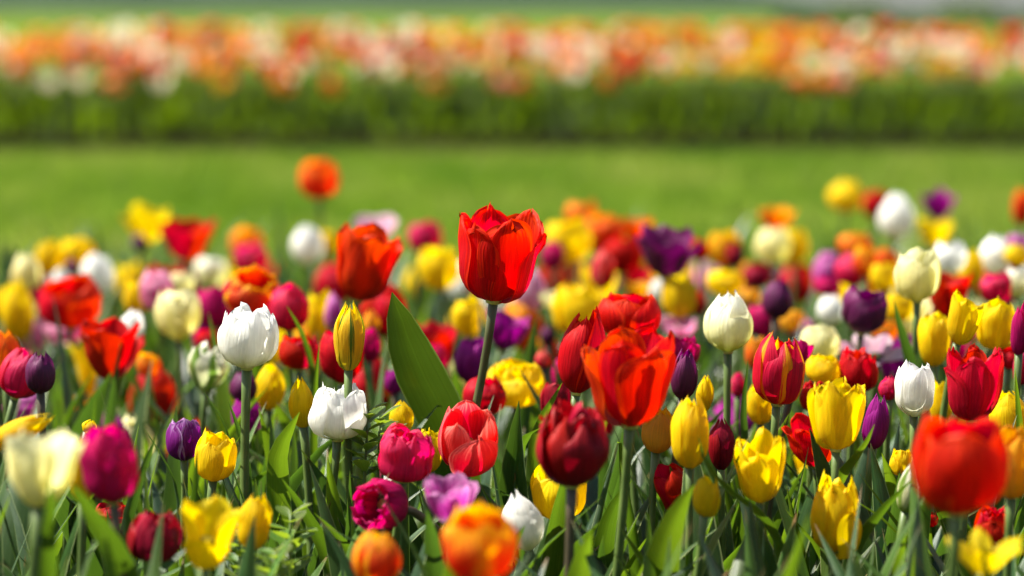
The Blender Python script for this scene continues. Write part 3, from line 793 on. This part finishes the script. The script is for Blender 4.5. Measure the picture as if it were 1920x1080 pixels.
HEROES = {}
def build_tulip(x, yt, yb, w, d, colr, style, lean, tilt, label, idx):
    rng = np.random.default_rng(1000 + idx)
    lr, tr = math.radians(lean), math.radians(tilt + rng.normal(3, 4))
    axis = np.array([math.sin(lr), -math.sin(tr), 0.0])
    axis[2] = math.sqrt(max(0.05, 1 - axis[0] ** 2 - axis[1] ** 2))
    grow = 1.1 if d > 2.0 else 1.06
    W = w * grow * d / FPX
    Hp = (yb - yt) * (1 + (grow - 1) * 0.7) * d / FPX
    st = abs(math.sin(tr))
    if abs(lean) > 40:
        h = Hp * 1.7
    else:
        h = max((Hp - W * st * 0.55) / max(0.4, math.cos(tr) * math.cos(lr)), 0.5 * Hp)
    centre = at(x, (yt + yb) / 2, d)
    base = centre - axis * h * 0.5
    dense = d < 2.15
    nv, nu = (15, 13) if d < 1.75 else ((11, 9) if dense else (8, 7))
    petals = head_points(style, rng, nv, nu, starts(PHASE, label, None), starts(FLOP, label, {}))
    allp = np.concatenate([p for p, _ in petals])
    zmax = allp[:, 2].max(); zmin = min(0.0, allp[:, 2].min())
    wx = (allp[:, 0].max() - allp[:, 0].min())
    M = axes_from(axis)
    sxy, sz = W / wx, h / (zmax - zmin * 0.5)
    foot = starts(FOOT, label, None)
    if foot is None:
        k = base[2] * 0.35
        foot = (-axis[0] * k + rng.normal(0, 0.012), -axis[1] * k * 0.5 + rng.normal(0, 0.02))
    root = np.array([base[0] + foot[0], base[1] + foot[1], 0.035])
    t = bpy.data.objects.new('tulip', None)
    COL.objects.link(t)
    t.empty_display_size = 0.02
    t.location = tuple(root)
    tag(t, label, 'tulip', 'tulips of the near flower bed')
    # stem
    sr = (0.0029 if W > 0.04 else 0.0025) * rng.uniform(0.9, 1.1)
    L = np.linalg.norm(base - root)
    pts = bezier(root * 0, np.array([rng.normal(0, 0.018), rng.normal(0, 0.015), 0.4 * L]), (base - root) - axis * 0.35 * L, (base - root) + axis * 0.004, 14)
    rad = np.linspace(sr * 1.35, sr * 0.95, 14); rad[-1] = sr * 1.25; rad[-2] = sr * 1.02
    sv, sf, suv = tube(pts, rad, 10 if dense else 6)
    hero = label.startswith('tallest sharp')
    brown = colr in BROWN and rng.random() < 0.75
    obj('stem', make_mesh('stem', sv, sf, [STEM_OLIVE if hero else STEM_BROWN if brown else STEM_GREEN], suv), t)
    # flower: receptacle, pistil and stamens, with the petals as its pieces
    J = Join()
    rl = sxy * 0.22
    pv, pf, puv = tube(np.array([[0, 0, -0.001], [0, 0, 0.004], [0, 0, h * 0.12]]) @ M, [rl, rl * 1.1, rl * 0.5], 8)
    J.add(pv, pf, puv, 0)
    pv, pf, puv = tube(np.array([[0, 0, h * 0.1], [0, 0, h * 0.3], [0, 0, h * 0.4], [0, 0, h * 0.44]]) @ M, [0.003, 0.0032, 0.0028, 0.0042], 6)
    J.add(pv, pf, puv, 0)
    if dense:
        for k in range(6):
            a = k * 1.047 + 0.3
            r = sxy * 0.34
            q = np.array([[math.cos(a) * r * 0.4, math.sin(a) * r * 0.4, h * 0.08], [math.cos(a) * r * 0.8, math.sin(a) * r * 0.8, h * 0.24], [math.cos(a) * r, math.sin(a) * r, h * 0.4]]) @ M
            pv, pf, puv = tube(q, [0.0008, 0.0016, 0.001], 5)
            J.add(pv, pf, puv, 1)
    fl = obj('flower', J.mesh('flower', [PISTIL, ANTHER]), t, base - root)
    F = grid_faces(nv, nu)
    for P, UV in petals:
        Q = (P * np.array([sxy, sxy, sz])) @ M
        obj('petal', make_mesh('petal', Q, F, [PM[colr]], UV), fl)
    # leaves from the foot of the stem
    nl = (4 if d < 2.2 else 2) + (1 if rng.random() < 0.35 else 0)
    a_start = rng.uniform(0, 6.28)
    lm = LEAF[int(rng.choice([0, 0, 1, 1, 2]))]
    for k in range(nl):
        ll = min(rng.uniform(0.2, 0.33), (base[2]) * rng.uniform(0.72, 0.98))
        v, uv = random_leaf(rng, ll, rng.uniform(0.013, 0.042), a_start + k * 2.3 + rng.normal(0, 0.4), rng.uniform(2, 12), rng.uniform(14, 62), 12 if dense else 8, 5)
        obj('leaf', make_mesh('leaf', v, grid_faces(12 if dense else 8, 5), [lm], uv), t)
    HEROES[label] = (t, root)
    return t

for i, line in enumerate(l for l in CATALOGUE.strip().splitlines() if l.strip()):
    data, label = line.split('|')
    q = data.split()
    build_tulip(*[float(c) for c in q[:5]], q[5], q[6], float(q[7]), float(q[8]), label.strip(), i)

# blooms deep in the crowd, seen in the gaps between the others
WORD = {'yellow': 'yellow', 'red': 'red', 'magenta': 'magenta', 'white': 'white', 'orange': 'orange', 'violet': 'violet', 'pink': 'pink', 'cream': 'cream'}
frng = np.random.default_rng(404)
for k in range(66):
    d = frng.uniform(1.9, 3.4)
    c = str(frng.choice(list(WORD), p=[0.24, 0.18, 0.14, 0.1, 0.1, 0.1, 0.08, 0.06]))
    z = frng.uniform(0.23, 0.36)
    px = 20 + ((k * 25) % 66 + frng.uniform(0, 1)) / 66 * 1880
    py = HORIZON_PX + (CAM_H - z) * FPX / d
    py = max(py, 490.0)
    hh = 0.055 * FPX / d
    t = build_tulip(px, py, py + hh, hh * 0.75, d, c, str(frng.choice(['cup', 'egg', 'gob'])), frng.normal(0, 5), 2, 'deep %d' % k, 400 + k)
    t['label'] = 'blurred ' + WORD[c] + ' tulip low in the gaps of the crowd in the near bed'
    t['group'] = 'blurred ' + WORD[c] + ' tulips low in the near bed'

# leaves the photograph shows singly: points from the tip down (pixel x, y), distance, width in pixels, leaf colour, side turned to the view, owner
SHOWN_LEAVES = [
    ([(735, 548), (752, 610), (778, 690), (815, 765), (850, 850)], 1.62, 98, 3, 0.25, 'violet tulip mostly hidden'),
    ([(1302, 908), (1276, 950), (1252, 1010), (1236, 1085)], 1.40, 78, 2, 0.5, 'small yellow tulip with one loose'),
    ([(1309, 815), (1322, 868), (1365, 920), (1420, 962), (1452, 1005)], 1.42, 30, 0, 1.2, 'yellow tulip with pointed petals'),
    ([(1676, 562), (1684, 600), (1697, 645), (1712, 700)], 1.80, 32, 1, 0.7, 'smooth cream yellow'),
    ([(562, 772), (540, 812), (522, 850), (520, 910)], 1.57, 54, 2, 0.4, 'narrow yellow bud'),
    ([(599, 643), (594, 690), (590, 745), (588, 800)], 1.66, 18, 2, 0.6, 'small round red'),
    ([(1054, 717), (1034, 755), (1012, 795), (1000, 850)], 1.60, 30, 2, 0.5, 'yellow tulip partly hidden'),
    ([(1018, 800), (985, 822), (965, 860), (962, 915), (975, 960)], 1.60, 62, 0, 0.2, 'yellow tulip partly hidden'),
    ([(264, 794), (284, 825), (305, 860), (325, 900)], 1.60, 12, 1, 1.1, 'small purple tulip with pale'),
    ([(296, 806), (280, 850), (258, 910), (238, 975)], 1.45, 28, 1, 0.6, 'large blurred magenta'),
    ([(130, 900), (160, 950), (198, 1010), (232, 1085)], 1.25, 74, 0, 0.4, 'large blurred magenta'),
    ([(93, 896), (95, 950), (90, 1010), (86, 1085)], 1.20, 52, 0, 0.3, 'big blurred cream'),
    ([(528, 897), (560, 945), (595, 1005), (622, 1085)], 1.50, 40, 0, 0.6, 'narrow soft yellow'),
    ([(588, 961), (618, 990), (645, 1022), (664, 1060)], 1.50, 30, 0, 0.8, 'white double tulip with ruffled'),
    ([(1640, 795), (1622, 835), (1596, 870), (1570, 905)], 1.50, 32, 2, 0.4, 'large yellow tulip with a notched'),
    ([(1717, 893), (1680, 930), (1640, 975), (1602, 1030)], 1.45, 30, 0, 0.5, 'crumpled yellow'),
    ([(1403, 672), (1398, 720), (1394, 770), (1396, 820)], 1.65, 18, 1, 0.7, 'yellow tulip left under'),
    ([(1110, 998), (1098, 1030), (1085, 1085)], 1.35, 66, 2, 0.4, 'dark crimson double'),
    ([(375, 722), (395, 755), (418, 790), (430, 830)], 1.62, 10, 1, 1.2, 'yellow tulip with notched rim'),
    ([(426, 747), (440, 785), (452, 825), (462, 880)], 1.60, 22, 1, 0.8, 'yellow tulip with notched rim'),
    ([(537, 573), (552, 598), (566, 625), (580, 670)], 1.78, 18, 0, 0.8, 'small round red'),
    ([(452, 816), (436, 838), (425, 870), (420, 905)], 1.60, 12, 2, 0.8, 'yellow tulip with notched rim'),
    ([(1130, 905), (1148, 860), (1160, 820), (1165, 900)], 1.55, 10, 2, 0.8, 'yellow tulip partly hidden'),
    ([(800, 955), (806, 990), (812, 1030), (815, 1085)], 1.38, 50, 1, 0.3, 'lilac tulip with pale base'),
    ([(985, 985), (970, 1010), (950, 1050), (940, 1090)], 1.46, 40, 1, 0.5, 'pointed white tulip bud'),
    ([(1185, 900), (1160, 935), (1140, 985), (1130, 1050)], 1.55, 46, 0, 0.4, 'biggest scarlet open'),
    ([(1700, 1000), (1690, 1030), (1684, 1085)], 1.40, 40, 2, 0.4, 'greenish white bud'),
    ([(1838, 990), (1845, 1040), (1850, 1090)], 1.20, 22, 0, 0.8, 'biggest blurred red'),
    ([(1903, 690), (1907, 740), (1912, 800)], 1.60, 20, 2, 0.6, 'rose tulip cut off'),
]
for pts, d, wpx, mi, yaw, owner in SHOWN_LEAVES:
    big = wpx > 90
    t, root = next(v for k, v in HEROES.items() if k.startswith(owner))
    P = [at(px, py, d + 0.02 * j) for j, (px, py) in enumerate(pts)]
    foot = np.array([root[0] * 0.5 + P[-1][0] * 0.5, root[1] * 0.5 + P[-1][1] * 0.5, 0.035])
    P = P + [P[-1] * 0.45 + foot * 0.55 + np.array([0, 0, 0.02]), foot]
    S = np.array(P[::-1]) - root
    side = np.array([math.cos(yaw), -math.sin(yaw), 0.15])
    v, uv = leaf_points(S, wpx * d / FPX, side, 18, 7, fold=0.45 if big else 0.3, twist=0.25, wave=0.12 if big else 0.08, wpos=0.8 if big else 0.62, base=0.25 if big else 0.5)
    obj('leaf', make_mesh('leaf', v, grid_faces(18, 7), [LEAF[mi]], uv), t)

# tulip plants without a bloom, leaves only
def leaf_plant(x, y, s, idx):
    rng = np.random.default_rng(5000 + idx)
    t = bpy.data.objects.new('flowerless_tulip', None)
    COL.objects.link(t); t.empty_display_size = 0.02
    t.location = (x, y, 0.035)
    tag(t, 'flowerless tulip plant, broad green leaves only, filling the gaps between the near tulips', 'tulip plant', 'flowerless tulip plants in the near bed')
    lm = LEAF[int(rng.choice([0, 1, 1, 2]))]
    a0 = rng.uniform(0, 6.28)
    for k in range(int(rng.integers(3, 6))):
        v, uv = random_leaf(rng, rng.uniform(0.2, 0.37) * s, rng.uniform(0.014, 0.05), a0 + k * 2.0 + rng.normal(0, 0.3), rng.uniform(2, 10), rng.uniform(12, 70))
        obj('leaf', make_mesh('leaf', v, grid_faces(12, 5), [lm], uv), t)
n = 0
for k in range(150):
    y = 1.2 + 2.3 * (random.random() ** 1.6)
    x = random.uniform(-1, 1) * y * 0.23
    leaf_plant(x, y, min(1.0, 0.86 + 0.12 * (y - 1.1)) * (0.9 if y < 1.5 else 1.0 if y < 2.0 else 0.72), k)

# low leaves under and between the plants, over the whole bed: a mass
J = Join()
rng = np.random.default_rng(77)
for k in range(3400):
    y = rng.uniform(0.95, BED_BACK - 0.12); x = rng.uniform(-1, 1) * (0.35 + y * 0.3)
    v, uv = random_leaf(rng, rng.uniform(0.12, 0.3), rng.uniform(0.006, 0.028), rng.uniform(0, 6.28), rng.uniform(2, 20), rng.uniform(20, 80), 6, 3)
    J.add(v + np.array([x, y, 0.03]), grid_faces(6, 3), uv, int(rng.integers(0, 3)))
for k in range(650):
    y = rng.uniform(1.2, 2.1); x = rng.uniform(-1, 1) * (0.1 + y * 0.23)
    v, uv = random_leaf(rng, rng.uniform(0.2, 0.33), rng.uniform(0.008, 0.024), rng.uniform(0, 6.28), rng.uniform(2, 20), rng.uniform(20, 85), 8, 3)
    J.add(v + np.array([x, y, 0.03]), grid_faces(8, 3), uv, int(rng.choice([0, 2, 2])))
uo = obj('undergrowth', J.mesh('undergrowth', LEAF[:3]))
tag(uo, 'low mass of green tulip leaves under the blooms of the near bed', 'foliage', kind='stuff')

# small weeds with round leaves
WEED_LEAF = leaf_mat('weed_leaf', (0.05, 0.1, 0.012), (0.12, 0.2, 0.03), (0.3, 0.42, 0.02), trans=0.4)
def weed(px, py, d, hgt, idx, label):
    rng = np.random.default_rng(9000 + idx)
    top = at(px, py, d)
    root = np.array([top[0] + rng.normal(0, 0.01), top[1] + 0.01, 0.035])
    t = bpy.data.objects.new('weed', None); COL.objects.link(t); t.empty_display_size = 0.02
    t.location = tuple(root)
    tag(t, label, 'weed', 'small round leaved weeds')
    P = bezier(root * 0, np.array([0, 0, 0.1]), (top - root) - np.array([0.004, 0, 0.08]), top - root, 16)
    sv, sf, suv = tube(P, np.linspace(0.0016, 0.0008, 16), 6)
    obj('stem', make_mesh('stem', sv, sf, [STEM_GREEN], suv), t)
    span = hgt
    for k in range(18):
        f = 1 - (k / 17) * span / max(0.05, top[2])
        p = np.array([np.interp(f, np.linspace(0, 1, 16), P[:, i]) for i in range(3)])
        az = k * 2.4; r = rng.uniform(0.0035, 0.006)
        ln = rng.uniform(0.005, 0.012) * (1 if k > 3 else 0.6)
        h = np.array([math.cos(az), math.sin(az), rng.uniform(0.1, 0.7)])
        sp = np.array([p, p + h * ln * 0.5, p + h * ln, p + h * (ln + r * 1.2), p + h * (ln + 2 * r)])
        v, uv = leaf_points(sp, 2 * r, np.array([-math.sin(az), math.cos(az), 0]), 7, 5, fold=0.3, wpos=0.6, base=0.1)
        obj('leaf', make_mesh('leaf', v, grid_faces(7, 5), [WEED_LEAF], uv), t)
weed(690, 772, 1.60, 0.06, 0, 'weed with round leaves rising right beside the lower white double tulip')
weed(712, 785, 1.62, 0.05, 1, 'slim weed with yellow green leaves left of the big broad leaf')
weed(545, 965, 1.48, 0.05, 2, 'weed with whorled round leaves low between the soft yellow and lower white tulips')
weed(450, 985, 1.46, 0.04, 3, 'weed with small bright leaves just below the narrow soft yellow tulip')
weed(515, 1035, 1.40, 0.04, 4, 'weed with round leaves at the bottom edge, left of the orange and red tulip')

# ------------------------------------------------------------------ the bed beyond the lawn
FAR = ['far_peach', 'far_apricot', 'far_coral', 'far_pink', 'far_ivory', 'far_gold', 'far_orange']
FAR_WORD = {'far_peach': 'peach', 'far_apricot': 'apricot', 'far_coral': 'coral red', 'far_pink': 'soft pink', 'far_ivory': 'ivory', 'far_gold': 'golden yellow', 'far_orange': 'bright orange'}
def far_tulip_pieces(J, rng, off, hgt, cidx, leaves=True, size=1.0):
    W, h = 0.088 * size * rng.uniform(0.75, 1.3), 0.088 * size * rng.uniform(0.85, 1.15)
    top = np.array([rng.normal(0, 0.02), rng.normal(0, 0.02), hgt - h])
    sv, sf, suv = tube(bezier(np.zeros(3), np.array([0, 0, 0.1]), top - np.array([0, 0, 0.1]), top, 5), [0.004] * 5, 5)
    J.add(sv + off, sf, suv, 0)
    for P, UV in head_points(rng.choice(['cup', 'egg', 'gob', 'open']), rng, 6, 5):
        J.add(P * np.array([W / 2.1, W / 2.1, h]) + top + off, grid_faces(6, 5), UV, cidx)
    if leaves:
        for k in range(4):
            v, uv = random_leaf(rng, rng.uniform(0.12, 0.2), rng.uniform(0.03, 0.055), rng.uniform(0, 6.28), rng.uniform(2, 12), rng.uniform(15, 70), 6, 3)
            J.add(v + off, grid_faces(6, 3), uv, 1)
FAR_MESH = {}
rng = np.random.default_rng(31)
for c in FAR:
    for s in range(4):
        J = Join()
        far_tulip_pieces(J, rng, np.zeros(3), 0.26 + 0.085 * s, 2)
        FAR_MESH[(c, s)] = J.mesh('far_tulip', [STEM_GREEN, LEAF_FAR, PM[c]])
NFAR = 75
for k in range(NFAR):
    # a loose grid over the front of the bed
    gx = (k % 25) / 24 * 2 - 1
    gy = k // 25
    y = BED2[0] + 1.2 + gy * 0.36 + rng.normal(0, 0.06)
    x = gx * 2.6 + rng.normal(0, 0.09)
    c = str(rng.choice(FAR, p=[0.17, 0.12, 0.14, 0.1, 0.25, 0.13, 0.09]))
    s = int(rng.choice([0, 1, 2, 3], p=[0.25, 0.3, 0.3, 0.15]))
    o = obj('tulip', FAR_MESH[(c, s)], None, (x, y, 0.045))
    o.rotation_euler.z = rng.uniform(0, 6.28)
    tag(o, 'blurred ' + FAR_WORD[c] + ' tulip in the long bed beyond the lawn', 'tulip', 'blurred ' + FAR_WORD[c] + ' tulips of the bed beyond the lawn')
J = Join()
for k in range(1050):
    y = rng.uniform(BED2[0] + 1.1, BED2[1] - 0.1); x = rng.uniform(-7, 7)
    if y < BED2[0] + 2.5 and abs(x) < 2.8:
        y += 1.5
        if y > BED2[1] - 0.1: continue
    far_tulip_pieces(J, rng, np.array([x, y, 0.045]), rng.uniform(0.28, 0.5), 2 + int(rng.choice(7, p=[0.17, 0.12, 0.14, 0.1, 0.25, 0.13, 0.09])))
tag(obj('tulip_mass', J.mesh('tulip_mass', [STEM_GREEN, LEAF_FAR] + [PM[c] for c in FAR])), 'mass of blurred pastel tulips filling the back of the bed beyond the lawn', 'tulips', kind='stuff')
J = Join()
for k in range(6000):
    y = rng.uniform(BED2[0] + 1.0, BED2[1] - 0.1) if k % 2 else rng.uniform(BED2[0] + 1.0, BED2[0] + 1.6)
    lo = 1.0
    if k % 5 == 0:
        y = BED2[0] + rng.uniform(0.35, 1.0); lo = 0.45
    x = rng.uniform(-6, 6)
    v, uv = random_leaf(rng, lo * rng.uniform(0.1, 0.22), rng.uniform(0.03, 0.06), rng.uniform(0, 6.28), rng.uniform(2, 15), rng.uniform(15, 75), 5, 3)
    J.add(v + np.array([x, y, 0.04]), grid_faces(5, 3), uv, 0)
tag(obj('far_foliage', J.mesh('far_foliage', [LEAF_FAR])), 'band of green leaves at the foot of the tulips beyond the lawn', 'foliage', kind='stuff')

# hedge along the far end of the meadow, to the right
J = Join()
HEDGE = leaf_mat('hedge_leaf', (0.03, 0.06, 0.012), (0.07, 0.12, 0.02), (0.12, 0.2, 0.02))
for k in range(2600):
    x = rng.uniform(9, 24)
    z = rng.uniform(0.0, 1.0) ** 0.7 * (0.75 + 0.25 * math.sin(x * 1.7) + 0.12 * math.sin(x * 5.1))
    v, uv = random_leaf(rng, rng.uniform(0.12, 0.3), rng.uniform(0.1, 0.2), rng.uniform(0, 6.28), 20, 100, 4, 3)
    J.add(v + np.array([x, 84 + rng.uniform(-0.6, 0.6), z]), grid_faces(4, 3), uv, 0)
tag(obj('hedge', J.mesh('hedge', [HEDGE])), 'low dark hedge far across the meadow at the upper right', 'hedge')

# haze over the whole place
HB = np.array([(x, y, z) for x in (-2600, 2600) for y in (-80, 2700) for z in (-1.0, 60.0)], float)
hm = bpy.data.materials.new('haze_air'); hm.use_nodes = True
hn = hm.node_tree.nodes; hn.clear()
ho = hn.new('ShaderNodeOutputMaterial'); hv = hn.new('ShaderNodeVolumePrincipled')
hv.inputs['Color'].default_value = (0.82, 0.88, 0.95, 1); hv.inputs['Density'].default_value = 0.00006; hv.inputs['Anisotropy'].default_value = 0.2
hm.node_tree.links.new(hv.outputs[0], ho.inputs['Volume'])
hz = obj('haze', make_mesh('haze', HB, [(0, 1, 3, 2), (4, 6, 7, 5), (0, 4, 5, 1), (2, 3, 7, 6), (0, 2, 6, 4), (1, 5, 7, 3)], [hm], smooth=False))
tag(hz, 'thin pale haze in the air', 'haze', kind='stuff')

# the near bed goes on past both sides of the view
J = Join()
SIDE = ['yellow', 'red', 'magenta', 'white', 'violet', 'orange', 'pink']
for k in range(170):
    y = rng.uniform(1.0, BED_BACK - 0.2)
    x = (0.215 * y + 0.06 + rng.uniform(0, 0.75)) * (1 if k % 2 else -1)
    far_tulip_pieces(J, rng, np.array([x, y, 0.035]), rng.uniform(0.3, 0.44), 2 + int(rng.integers(0, 7)), size=0.66)
tag(obj('tulip_mass', J.mesh('tulip_mass', [STEM_GREEN, LEAF[0]] + [PM[c] for c in SIDE])), 'mass of mixed tulips continuing the near bed past the left and right edges', 'tulips', kind='stuff')
